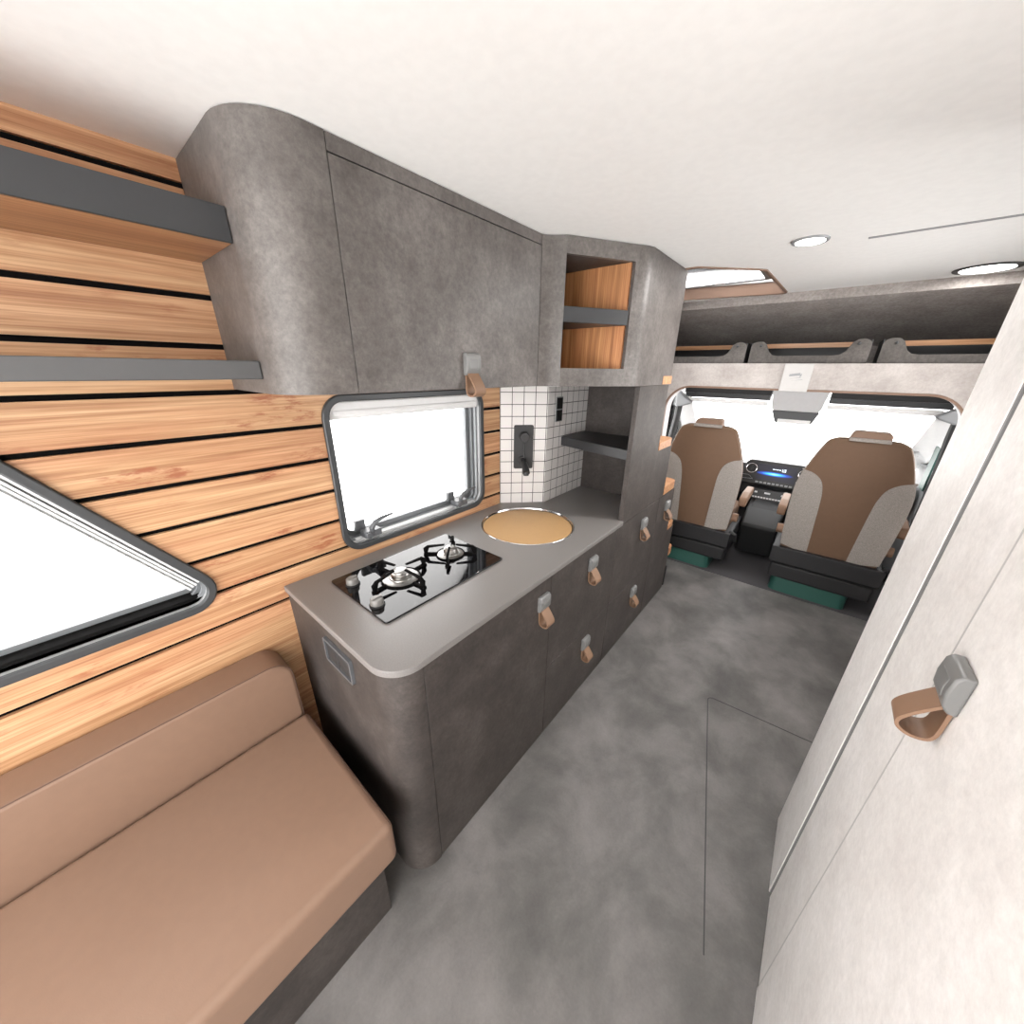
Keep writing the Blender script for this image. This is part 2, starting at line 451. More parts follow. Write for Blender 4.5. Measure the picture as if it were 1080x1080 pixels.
sky = [(-1.02, 2.06), (-.610, 2.06), (-.377, 2.292), (-.350, 2.985), (-1.02, 2.845)]
skr = [.01, .02, .05, .03, .05]
ceil = MB().box(-1.345, .945, -1.25, 3.0, ZC, ZC+.03).build('ceiling', 'white')
boolean(ceil, [MB().prism(fillet(inset(sky, .002), skr, 6), ZC-.1, ZC+.2, XY).build('cutter', 'black')])
struct(ceil)
sl = MB()
sl.box(-.03, .60, 1.992, 2.012, ZC-.0015, ZC+.001)
s_ = sl.build('trim_4', 'mgrey'); struct(s_); s_['label'] = 'thin grey slot in the ceiling'
w3 = bpy.data.objects.new('window_3', None); COL.objects.link(w3); w3.location = (-.7, 2.5, ZC); struct(w3)
P = lambda d: fillet(inset(sky, d), [max(r-d, .006) for r in skr], 6)
MB().ring(P(-.012), P(.004), ZC-.006, ZC+.060, XY).build('skylight_surround', 'tan_trim', w3, bevel=.003)
MB().ring(P(-.02), P(.014), ZC+.060, ZC+.072, XY).build('skylight_frame', 'lgrey', w3, bevel=.004)
MB().box(-.98, -.38, 2.835, 2.862, ZC+.056, ZC+.064).box(-.45, -.37, 2.42, 2.83, ZC+.056, ZC+.064).build('blind_bar', 'mgrey', w3, bevel=.003)
MB().box(-.72, -.66, 2.80, 2.834, ZC+.054, ZC+.064).build('blind_grip', 'white2', w3, bevel=.003)
MB().prism(P(.03), ZC+.11, ZC+.114, XY).build('pane', 'glass', w3)

# cove over the cab
cv = [(3.0, 2.07), (3.0, 2.02), (3.04, 2.008), (3.3, 1.955), (3.55, 1.885), (3.70, 1.80), (3.74, 1.66), (3.78, 1.66), (3.75, 1.83), (3.6, 1.93), (3.35, 2.0), (3.1, 2.08), (3.0, 2.10)]
c_ = MB().prism(cv, -1.345, .945, YZ).build('ceiling_cove', 'lam_mid', smooth=True); struct(c_); c_.name = 'wall_front'
# end walls beside cab storage
struct(MB().box(-1.345, -1.31, 3.1, 3.78, 1.5, ZC).box(.91, .945, 3.1, 3.78, 1.5, ZC).build('trim_5', 'lam_mid'))

# ------------------------------------------------------------------ header over the cab opening
hx = -.19
ox0, ox1 = -.955, .580
op = fillet([(ox0, 0), (ox1, 0), (ox1, 1.525), (ox0, 1.525)], [0, 0, .17, .17], 12)
# strip mesh: header with arch = outer rectangle minus opening
top = 1.675
arch = op[2:]                    # from right jamb up and across to left jamb
arch = [(ox1, 0)]+arch+[(ox0, 0)]
outer = [(.91, 0), (.91, top), (-1.31, top), (-1.31, 0)]
body = outer[:]+arch[::-1]
hd = thing('cab_header', 'pale grey laminate header arching over the cab opening', 'header', (hx, 2.99, 0))
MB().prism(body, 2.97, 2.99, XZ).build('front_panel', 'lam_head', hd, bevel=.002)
def strip(pts, d, y0, y1):
    n = len(pts); inner = []
    full = pts
    for i in range(n):
        p0 = Vector(full[max(i-1, 0)]); p2 = Vector(full[min(i+1, n-1)]); t = (p2-p0).normalized(); nn = Vector((-t.y, t.x))*d
        inner.append(tuple(Vector(full[i])+nn))
    return full+inner[::-1]
MB().prism(strip(arch, .012, 0, 0), 2.966, 2.995, XZ).build('edge_trim', 'tan_trim', hd)
MB().prism(strip(arch, .004, 0, 0), 2.995, 3.12, XZ).build('inner_jamb', 'white2', hd, smooth=True)
MB().box(-1.31, .91, 2.99, 3.74, 1.655, 1.675).build('storage_shelf', 'char2', hd)
cp = thing('control_plate', 'light grey plate with embossed emblem in the middle of the header', 'panel', (-.185, 2.96, 1.51))
MB().box(-.257, -.113, 2.955, 2.9695, 1.512, 1.673).build('plate', 'panelgrey', cp, bevel=.002)
em = MB()
for (x0, z0, x1, z1) in [(-.222,1.60,-.168,1.618), (-.215,1.587,-.16,1.592), (-.205,1.575,-.15,1.580), (-.168,1.612,-.16,1.60)]:
    em.prism([(x0, z0), (x1, z0+.006), (x1, z1+.004), (x0, z1-.006)], 2.9545, 2.956, XZ)
part(em.build('emblem', 'mgrey', cp), 'embossed grey emblem')

# storage boxes above the cab
def storage_box():
    e = thing('storage_box', '', 'box', (0, 3.02, 1.676), 'felt storage boxes on the shelf above the cab')
    w = .294
    f = [(-w, 0), (w, 0), (w, .10), (w-.012, .122), (w-.035, .130), (w-.065, .128), (w-.085, .112), (w-.105, .068), (w-.125, .05), (w-.155, .044),
         (-w+.155, .044), (-w+.125, .05), (-w+.105, .068), (-w+.085, .112), (-w+.065, .128), (-w+.035, .130), (-w+.012, .122), (-w, .10)]
    MB().prism(f, 0, .008, XZ).build('front_panel', 'felt', e, bevel=.002, offset=False)
    m_ = MB().box(-w, -w+.006, .008, .34, 0, .125).box(w-.006, w, .008, .34, 0, .125).box(-w+.006, w-.006, .34, .346, 0, .125).box(-w+.006, w-.006, .008, .34, 0, .006)
    m_.build('bin', 'char2', e, offset=False)
    for sx in (-1, 1):
        A = Matrix.Rotation(PI/2, 3, 'X')
        MB().lathe([(.008, 0), (.008, .003), (.004, .005)], (sx*(w-.055), 0, .105), 14, 0, A).build('rivet', 'frame', e, offset=False)
    MB().box(-w+.008, w-.008, .25, .275, .10, .128).build('wooden_bar', 'wood_x', e, offset=False)
    return e
sb = storage_box(); sb.location = (-.178, 3.015, 1.676); sb['label'] = 'middle felt storage box, right above the header emblem'
dup(sb, (-.79, 3.015, 1.676), 'leftmost felt storage box, below the skylight and beside the corner cabinet')
dup(sb, (.452, 3.015, 1.676), 'rightmost felt storage box, cut off by the pale wardrobe')

# ceiling lights
def ceiling_light(x, y, r, label, ringmat, power):
    e = thing('ceiling_light', label, 'ceiling light', (x, y, ZC), 'round recessed ceiling lights')
    o_ = fillet([(-r,-r),(r,-r),(r,r),(-r,r)], r*.999, 12)
    MB().lathe([(r*.99, 0), (r, -.002), (r*.97, -.006), (r*.80, -.006), (r*.76, -.002), (r*.76, 0)], (x, y, ZC), 48).build('ring', ringmat, e, smooth=True)
    MB().lathe([(r*.77, -.0062), (r*.77, -.004)], (x, y, ZC-.0005), 48).build('diffuser', 'lamp', e)
    L = bpy.data.lights.new('spot_glow', 'AREA'); L.shape = 'DISK'; L.size = r*1.5; L.energy = power; L.color = (1,.975,.95)
    lo = bpy.data.objects.new('lamp_glow', L); COL.objects.link(lo); lo.parent = e; lo.location = (0, 0, -.012)
ceiling_light(-.19, 1.91, .0575, 'small round ceiling spotlight with grey ring in mid ceiling', 'mgrey', 4.5)
ceiling_light(.405, 2.835, .108, 'large round ceiling spotlight with dark ring near the wardrobe', 'char2', .6)

# ------------------------------------------------------------------ strap handles
def handle(door, fn, name='handle'):
    """fn maps local (a along face, n outwards, z) to world; origin = bottom of tab"""
    def pr(poly, a0, a1, nm, mat, bev):
        m_ = MB(); n = len(poly)
        vs = [fn(a0, p, q_) for p, q_ in poly]+[fn(a1, p, q_) for p, q_ in poly]
        fs = [(i, (i+1) % n, n+(i+1) % n, n+i) for i in range(n)]+[list(range(n))[::-1], list(range(n, 2*n))]
        m_.add(vs, fs); return m_
    t = pr([(0, 0), (.011, 0), (.019, .012), (.021, .034), (.019, .058), (.013, .067), (0, .067)], 0, .064, 'handle', 'tab', .003)
    t.build(name, 'tab', door, bevel=.0035, seg=3)
    b = pr([(.014, .014), (.0203, .018), (.0222, .034), (.0203, .050), (.014, .053)], .014, .050, 'b', 'tab', .002)
    b.build('push_button', 'tab', door, bevel=.0015)
    path = [(.012, .006), (.026, -.012), (.040, -.032), (.046, -.046), (.043, -.057), (.030, -.064), (.014, -.062), (.006, -.052), (.004, -.03), (.004, .004)]
    pp = []
    for i in range(len(path)-1):
        a, b, c, d_ = path[max(i-1, 0)], path[i], path[i+1], path[min(i+2, len(path)-1)]
        for k in range(4):
            t = k/4; pp.append(tuple(.5*((2*q1)+(q2-q0)*t+(2*q0-5*q1+4*q2-q3)*t*t+(-q0+3*q1-3*q2+q3)*t**3) for q0, q1, q2, q3 in zip(a, b, c, d_)))
    path = pp+[path[-1]]
    w = .0024; out, inn = [], []
    for i, (p, q_) in enumerate(path):
        a = Vector(path[max(i-1, 0)]); c = Vector(path[min(i+1, len(path)-1)]); tt = (c-a).normalized(); nn = Vector((-tt.y, tt.x))*w
        out.append((p+nn.x, q_+nn.y)); inn.append((p-nn.x, q_-nn.y))
    part(pr(out+inn[::-1], .008, .054, 's', 'leather', .001).build('pull_strap', 'leather', door, smooth=True), 'tan leather pull strap')

aisle = lambda y, z, x=FX: (lambda a, n, q_: (x+n, y+a, z+q_))

# ------------------------------------------------------------------ base cabinets
def door_panel(parent, name, y0, y1, z0, z1, x=FX, mat='lam', g=.0008):
    return MB().box(x-.018, x, y0+g, y1-g, z0+g, z1-g).build(name, mat, parent, bevel=.0012)
k1 = thing('kitchen_cabinet', 'grey laminate base cabinet with rounded end beside the bench, under the hob', 'cabinet', (-.98, .7, 0), 'grey galley base cabinets')
body = fillet([(WX+.002, .335), (FX, .335), (FX, .4305), (FX-.019, .4305), (FX-.019, 1.046), (WX+.002, 1.046)], [0, .088, 0, 0, 0, 0], 14)
MB().prism(body, 0.0, .8765, XY).build('body', 'lam', k1, smooth=True)
d = door_panel(k1, 'door', .4325, 1.046, .004, .8755)
handle(d, aisle(.957, .749))
so = thing('socket_panel', 'twin dark socket panel with pale frame on the rounded cabinet end', 'socket', (-.95, .33, .735))
MB().ring(fillet([(-1.038,.742), (-.868,.742), (-.868,.832), (-1.038,.832)], .01, 4), fillet([(-1.030,.750), (-.876,.750), (-.876,.824), (-1.030,.824)], .006, 4), .325, .3345, XZ).build('frame', 'latch', so)
for a in (-1.029, -.952): MB().box(a, a+.075, .329, .3345, .751, .823).build('socket', 'char2', so, bevel=.002)

k2 = thing('kitchen_cabinet', 'grey laminate drawer unit under the round sink', 'cabinet', (-.98, 1.35, 0), 'grey galley base cabinets')
MB().box(WX+.002, FX-.019, 1.048, 1.644, 0, .74).box(WX+.002, WX+.05, 1.048, 1.644, .741, .8765).box(FX-.05, FX-.019, 1.048, 1.644, .741, .8765).build('body', 'lam', k2)
d = door_panel(k2, 'drawer', 1.048, 1.645, .40, .8755); handle(d, aisle(1.352, .752))
d = door_panel(k2, 'drawer', 1.048, 1.645, .004, .40); handle(d, aisle(1.362, .283))

k3 = thing('kitchen_cabinet', 'grey laminate drawer unit below the dark alcove panel', 'cabinet', (-.98, 1.95, 0), 'grey galley base cabinets')
MB().box(WX+.002, FX-.019, 1.646, 2.249, 0, .8765).build('body', 'lam', k3)
d = door_panel(k3, 'drawer', 1.646, 2.25, .40, .8765); handle(d, aisle(1.975, .752))
d = door_panel(k3, 'drawer', 1.646, 2.25, .004, .40); handle(d, aisle(1.975, .283))

k4 = thing('stepped_cabinet', 'stepped grey end cabinet with rounded wooden shelves facing the cab', 'cabinet', (-.98, 2.5, 0))
st = [(2.251, 0), (2.70, 0), (2.755, .02), (2.755, .17), (2.69, .285), (2.69, .556), (2.55, .556), (2.55, .8765), (2.251, .8765)]
MB().prism([(2.251, .0), (2.735, .0), (2.735, .07), (2.69, .09), (2.69, .556), (2.55, .556), (2.55, .8765), (2.251, .8765)], WX+.002, FX-.02, YZ).build('body', 'lam', k4)
MB().box(-1.2, FX-.004, 2.736, 2.76, 0, .17).build('kickboard', 'black', k4)
df = MB().prism([(2.252, .004), (2.70, .004), (2.70, .286), (2.69, .36), (2.69, .555), (2.55, .555), (2.55, .8755), (2.252, .8755)], FX-.018, FX, YZ).build('door', 'lam', k4, bevel=.0012)
handle(df, aisle(2.385, .752))
def board(parent, y0, y1, z0, z1, x0=-1.15):
    p = fillet([(x0, y0), (FX+.003, y0), (FX+.003, y1), (x0, y1-.03)], [0, 0, .05, 0], 6)
    return MB().prism(p, z0, z1, XY).build('wooden_shelf', 'wood_x', parent, bevel=.002)
board(k4, 2.551, 2.695, .558, .600); board(k4, 2.701, 2.80, .29, .355)

# worktop with the sink cut out
wt = [(WX, .327), (-.652, .327), (-.652, 1.688), (-.684, 1.688), (-.684, 2.08), (-1.131, 2.08), (-1.131, 1.662), (WX, 1.476)]
wp = MB().prism(fillet(wt, [0, .095, .004, 0, 0, 0, 0, 0], 16), .8775, .900, XY).build('worktop', 'worktop')
SC = (-1.0, 1.332); SR = .229
boolean(wp, [MB().lathe([(SR, -.1), (SR, .1)], (SC[0], SC[1], .9), 64).build('cutter', 'black')])
bv = wp.modifiers.new('edge', 'BEVEL'); bv.width = .003; bv.segments = 3; bv.limit_method = 'ANGLE'; bv.angle_limit = math.radians(50)
tag(wp, 'continuous grey worktop with rounded near corner running from bench to alcove', 'worktop')
sk = thing('round_sink', 'round steel sink let into the worktop below the black tap', 'sink', (SC[0], SC[1], .78))
MB().lathe([(SR-.005, -.004), (SR-.003, .0012), (SR+.0015, .0015), (SR+.0022, .0003), (SR-.001, .0002), (SR-.005, -.004)], (SC[0], SC[1], .9), 64, cap=False).build('rim', 'chrome', sk, smooth=True)
MB().lathe([(SR-.004, 0), (SR-.012, -.10), (.16, -.14), (.02, -.145), (.02, -.147), (.16, -.142), (SR-.011, -.10), (SR-.003, 0)], (SC[0], SC[1], .898), 64, cap=False).build('basin', 'steel', sk, smooth=True)
cov = MB().lathe([(.219, -.014), (.2205, -.012), (.2205, -.003), (.219, -.0015)], (SC[0]+.001, SC[1]-.003, .897), 72).build('sink_cover', 'disc', smooth=True)
tag(cov, 'round light wooden cover lying in the sink opening', 'cover')

# hob
hb = thing('gas_hob', 'black glass two burner gas hob on the worktop below the window', 'hob', (-1.03, .71, .9))
MB().prism(fillet([(-1.21,.445), (-.853,.445), (-.853,.980), (-1.21,.980)], .012, 5), .9003, .9065, XY).build('glass_plate', 'hob', hb, bevel=.0015)
def burner(cx, cy, R, ang, arms, rot_len):
    b = MB().lathe([(R, 0), (R*1.02, .003), (R*.9, .006), (R*.62, .007), (R*.60, .010), (R*.50, .012)], (cx, cy, .9065), 40).build('burner', 'steel', hb, smooth=True)
    MB().lathe([(R*.52, 0), (R*.52, .012), (R*.47, .016), (R*.40, .017), (R*.38, .022), (R*.30, .024), (R*.1, .0245)], (cx, cy, .918), 36).build('burner_cap', 'steel', b, smooth=True)
    sp = MB()
    sp.ring(fillet([(cx-R*1.08, cy-R*1.08), (cx+R*1.08, cy-R*1.08), (cx+R*1.08, cy+R*1.08), (cx-R*1.08, cy+R*1.08)], R*1.079, 10),
            fillet([(cx-R*1.0, cy-R*1.0), (cx+R*1.0, cy-R*1.0), (cx+R*1.0, cy+R*1.0), (cx-R*1.0, cy+R*1.0)], R*.999, 10), .9066, .912, XY)
    for k in range(arms):
        t = ang+2*PI*k/arms; dx, dy = math.cos(t), math.sin(t); nx, ny = -dy, dx
        L = rot_len
        prof = [(R*1.0, .9066), (L, .9066), (L+.004, .935), (L-.012, .947), (R*.42, .953), (R*.42, .948), (L-.02, .938), (L-.012, .915), (R*1.0, .915)]
        for s0, s1 in ((-.0042, .0042),):
            n = len(prof)
            vs = [(cx+dx*r+nx*s0, cy+dy*r+ny*s0, q_) for r, q_ in prof]+[(cx+dx*r+nx*s1, cy+dy*r+ny*s1, q_) for r, q_ in prof]
            sp.add(vs, [(i, (i+1) % n, n+(i+1) % n, n+i) for i in range(n)]+[list(range(n))[::-1], list(range(n, 2*n))])
        foot = [(cx+dx*(L-.016)+nx*.008, cy+dy*(L-.016)+ny*.008), (cx+dx*(L+.003)+nx*.008, cy+dy*(L+.003)+ny*.008), (cx+dx*(L+.003)-nx*.008, cy+dy*(L+.003)-ny*.008), (cx+dx*(L-.016)-nx*.008, cy+dy*(L-.016)-ny*.008)]
        sp.prism(foot, .9066, .913, XY)
    part(sp.build('pan_support', 'groove', hb), 'black wire pan support')
burner(-1.035, .622, .066, .12, 4, .118)
burner(-1.04, .862, .054, PI/4-.05, 4, .105)
for (x, y) in ((-1.128, .487), (-.955, .478)):
    kn = MB().lathe([(.021, 0), (.021, .008), (.020, .022), (.017, .026), (.004, .027)], (x, y, .9066), 28).box(x-.004, x+.004, y-.018, y+.018, .931, .9365).build('knob', 'knob', hb, smooth=True)
    MB().lathe([(.0245, 0), (.0245, .004), (.0215, .0055)], (x, y, .9066), 28).build('knob_skirt', 'black', kn)

# tap on the diagonal tiles
tn = Vector((L1 and (1.66-1.475)/L1, -(1.31-1.133)/L1, 0)); td = Vector(((1.31-1.133)/L1, (1.66-1.475)/L1, 0))
T0 = Vector((WX, 1.475, 0)); TP = lambda u_, n_, z_: tuple(T0+td*u_+tn*n_+Vector((0, 0, z_)))
A = Matrix((( td.x, 0, tn.x), (td.y, 0, tn.y), (0, 1, 0)))
tp = thing('wall_tap', 'matt black wall-mounted tap on the diagonal tiles above the sink', 'tap', TP(.127, .002, 1.104))
pf = fillet([(.074, 1.104), (.180, 1.104), (.180, 1.342), (.074, 1.342)], .008, 4)
n = len(pf); m_ = MB(); m_.add([TP(u_, .001, z_) for u_, z_ in pf]+[TP(u_, .010, z_) for u_, z_ in pf],
    [(i, (i+1) % n, n+(i+1) % n, n+i) for i in range(n)]+[list(range(n))[::-1], list(range(n, 2*n))])
m_.build('back_plate', 'char2', tp, bevel=.001)
MB().lathe([(.026, 0), (.026, .035), (.023, .040)], TP(.127, .009, 1.282), 24, 0, A).build('control_knob', 'char2', tp, smooth=True)
MB().tube([TP(.127, .035, 1.262), TP(.127, .038, 1.20), TP(.127, .036, 1.175)], .004, 8).build('lever', 'char2', tp, smooth=True)
MB().lathe([(.022, 0), (.022, .012), (.018, .016)], TP(.122, .009, 1.155), 24, 0, A).build('spout_collar', 'char2', tp, smooth=True)
MB().tube([TP(.122, .012, 1.155), TP(.123, .05, 1.15), TP(.124, .135, 1.128), TP(.124, .150, 1.115)], [.015, .016, .018, .019], 20).tube([TP(.124, .138, 1.13), TP(.124, .142, 1.10)], .014, 18).build('spout', 'char2', tp, smooth=True)

ws = thing('wall_socket', 'upright black twin socket on the side tiles next to the alcove', 'socket', (-1.13, 1.76, 1.35))
MB().box(-1.1325, -1.128, 1.730, 1.796, 1.350, 1.483).build('frame', 'mgrey', ws, bevel=.001)
for z0 in (1.354, 1.419): MB().box(-1.131, -1.125, 1.735, 1.791, z0, z0+.059).build('socket', 'black', ws, bevel=.002)

# ------------------------------------------------------------------ alcove with tall side panel
al = thing('alcove_unit', 'tall dark grey alcove unit with side panel standing on the worktop end', 'cabinet', (-.9, 2.0, .88))
MB().prism([(1.690, .8785), (2.31, .8785), (2.31, 1.204), (2.075, 1.204), (2.075, 1.5555), (1.640, 1.5555), (1.640, 1.54), (1.690, .905)], FX-.021, FX, YZ)
sp_ = MB().prism([(1.688, .8785), (2.31, .8785), (2.31, 1.204), (2.075, 1.204), (2.075, 1.5555), (1.688, 1.5555)], FX-.0225, FX, YZ).build('side_panel', 'lam', al, bevel=.001)
MB().box(-1.345, FX-.023, 2.086, 2.105, .8785, 1.5555).build('back_panel', 'lam', al)
MB().box(-1.345, FX-.023, 2.106, 2.31, .8785, 1.204).build('lower_body', 'lam', al)
MB().prism([(-1.1315, 1.805), (FX-.024, 1.695), (FX-.024, 2.085), (-1.1315, 2.085)], 1.212, 1.262, XY).build('shelf', 'shelfgrey', al, bevel=.002).data.materials[0] = M['char']
b1 = board(al, 2.076, 2.325, 1.205, 1.250)
b2 = board(al, 2.311, 2.555, .883, .938)

# ------------------------------------------------------------------ corner cabinet with open niche
UB = 1.557; UX = -.92
PA = Vector((-.853, 1.322)); ft = Vector((.16, .263)).normalized(); fn_ = Vector((ft.y, -ft.x))   # face direction / outward normal
L = (Vector((-.693, 1.585))-PA).length
cc = thing('corner_cabinet', 'tall grey corner wall cabinet with open wooden niche over the tap', 'cabinet', (-.95, 1.7, UB))
PF = lambda s_, n_: (PA.x+ft.x*s_+fn_.x*n_, PA.y+ft.y*s_+fn_.y*n_)
# left curved return + face frame + right part, as solids
lc = [(UX, 1.262), (UX+.008, 1.278), (UX+.026, 1.296), (UX+.046, 1.31), PF(0, 0), PF(0, -.012), (-.872, 1.318), (WX, 1.318), (WX, 1.262)]
MB().prism(lc, UB, ZC-.002, XY).build('curved_return', 'lam_up', cc, smooth=True)
zt0, zt1, zs0, zs1 = 1.627, 2.013, 1.792, 1.847
def face_box(s0, s1, n0, n1, z0, z1): return [PF(s0, n0), PF(s1, n0), PF(s1, n1), PF(s0, n1)], z0, z1
def fb(mbx, s0, s1, n0, n1, z0, z1, mi=0):
    p, a, b = face_box(s0, s1, n0, n1, z0, z1); return mbx.prism(p, a, b, XY, mi)
ff = MB(); fb(ff, .001, .312, -.02, 0, UB, zt0); fb(ff, .001, .312, -.02, 0, zt1, ZC-.002); fb(ff, .297, .312, -.02, 0, zt0, zt1)
ff.build('face_frame', 'lam_up', cc)
rc = [PF(.3125, 0), (-.672, 1.615), (FX, 1.645), (FX, 2.09), (WX, 2.09), (WX, 2.07), (FX-.02, 2.07), (FX-.02, 1.65), PF(.3125, -.02)]
MB().prism(rc, UB, ZC-.002, XY).build('side_panel', 'lam_up', cc, smooth=True)
nb = MB()   # niche lining
D = .30
NP = [PF(.002, -.0215), PF(.2965, -.0215), (-.722, 1.573), (-1.248, 1.573), (-1.248, 1.331), (-.872, 1.331)]
nb.box(-1.25, -.716, 1.574, 1.586, zt0-.01, zt1+.01)
nb.box(-1.262, -1.25, 1.331, 1.586, zt0-.01, zt1+.01)
nb.box(-1.25, -.875, 1.3185, 1.330, zt0-.01, zt1+.01)
nb.prism(NP, zt0-.012, zt0, XY)
nb.build('niche_lining', 'wood_z', cc)
nt = MB(); nt.prism(NP, zt1, zt1+.012, XY); nt.build('niche_top', 'lam', cc)
ns = MB(); ns.prism([PF(.001, -.003), PF(.292, -.003), (-.722, 1.572), (-1.247, 1.572), (-1.247, 1.332), (-.872, 1.332)], zs0, zs1, XY); ns.build('niche_shelf', 'char', cc, bevel=.002)
bt = MB().prism([(WX, 1.48), PF(.01, -.03), PF(.29, -.03), (FX-.022, 1.66), (FX-.022, 2.068), (-1.12, 2.068)], UB, UB+.012, XY); bt.build('bottom_panel', 'lam', cc)
MB().box(FX-.30, FX+.002, 1.972, 2.100, UB+.001, UB+.040).build('wooden_end', 'wood_x', cc, bevel=.001)

# ------------------------------------------------------------------ upper cabinet over the window
uc = thing('wall_cabinet', 'long grey overhead cabinet with rounded near end above the galley window', 'cabinet', (-1.1, .8, UB))
ub = fillet([(WX+.001, .329), (UX, .329), (UX, .494), (UX-.02, .494), (UX-.02, 1.26), (WX+.001, 1.26)], [0, .125, 0, 0, 0, 0], 16)
MB().prism(ub, UB, ZC-.002, XY).build('body', 'lam_up', uc, smooth=True)
ud = MB().box(UX-.018, UX, .4965, 1.2595, UB+.0005, 2.034).build('door', 'lam_up', uc, bevel=.0015)
MB().box(UX-.019, UX-.0015, .4965, 1.2595, 2.037, ZC-.002).build('top_filler', 'lam_up', uc)
handle(ud, aisle(.856, 1.600, UX))

# shelves on the left wall
lo_ = MB().box(WX+.001, -1.05, -1.2, .3275, 1.590, 1.631).build('wall_shelf', 'shelfgrey', bevel=.002)
tag(lo_, 'lower slim grey wall shelf at eye level butting against the overhead cabinet', 'shelf')
up_ = thing('wall_shelf', 'upper wall shelf with wooden underside and grey front edge by the ceiling', 'shelf', (-1.18, -.3, 1.862))
MB().box(WX+.001, -1.058, -1.2, .3275, 1.862, 1.885).build('wooden_underside', 'wood_u', up_)
MB().box(-1.057, -1.049, -1.2, .3275, 1.861, 1.925).build('front_edge', 'char', up_, bevel=.001)

# ------------------------------------------------------------------ bench
def pillow(mbx, x0, x1, y0, y1, z0, z1, r): 
    return mbx.box(x0, x1, y0, y1, z0, z1)
bc = MB().prism(fillet([(-1.2, .30), (.262, .30), (.262, .70), (-1.2, .70)], [.03, .012, .07, .03], 8), WX+.003, -1.185, YZ).build('back_cushion', 'cushion', bevel=.011, seg=5)
tag(bc, 'brown leather back cushion leaning on the wood planked wall below the slanted window', 'cushion')
P_ = fillet([(-1.2, .302), (.2605, .302), (.2605, .6985), (-1.2, .6985)], [.02, .012, .068, .02], 8)
m_ = MB()
def closed_tube(pts3, r):
    m_.tube(pts3+[pts3[0]], r, 6)
closed_tube([(-1.188, u_, v_) for u_, v_ in P_], .0016)
m_.build('piping', 'piping', bc)
sc_ = MB().box(-1.183, -.63, -1.2, .272, .30, .455).build('seat_cushion', 'cushion', bevel=.022, seg=6)
tag(sc_, 'brown leather bench seat cushion beside the rounded cabinet end', 'cushion')
MB().tube([(-1.17, .2655, .449), (-.64, .2655, .449)], .0016, 6).build('piping', 'piping', sc_)
bb = MB().box(WX+.002, -.68, -1.2, .24, 0, .298).build('bench_base', 'lam'); tag(bb, 'grey laminate base under the leather bench', 'bench base')

# ------------------------------------------------------------------ wardrobe on the right
wx = .25
wd = thing('wardrobe', 'tall pale grey wardrobe wall on the right of the aisle', 'wardrobe', (.55, .6, 0))
post = fillet([(wx, 1.076), (wx, 1.395), (.9, 1.395), (.9, 1.076)], [.002, .045, 0, 0], 12)
MB().prism(post, 0, ZC-.002, XY).build('corner_post', 'lam_light', wd, smooth=True)
MB().box(wx+.022, .9, -.05, 1.066, 0, ZC-.002).build('body', 'char', wd)
MB().box(wx+.003, wx+.021, .806, 1.056, .01, ZC-.004).build('door', 'lam_light', wd, bevel=.002)
MB().box(wx+.002, wx+.06, 1.0665, 1.0755, .01, ZC-.004).build('door_seal', 'tab', wd)  # grey strip standing in for shade inside the wardrobe seam
wdoor = MB().box(wx, wx+.020, -.05, .800, .01, ZC-.004).build('door', 'lam_light', wd, bevel=.002)
MB().box(wx+.0005, wx+.02, .8005, .8055, .01, ZC-.004).build('edge_strip', 'panelgrey', wd)
handle(wdoor, lambda a, n_, q_: (wx-n_, .690+a, 1.168+q_))

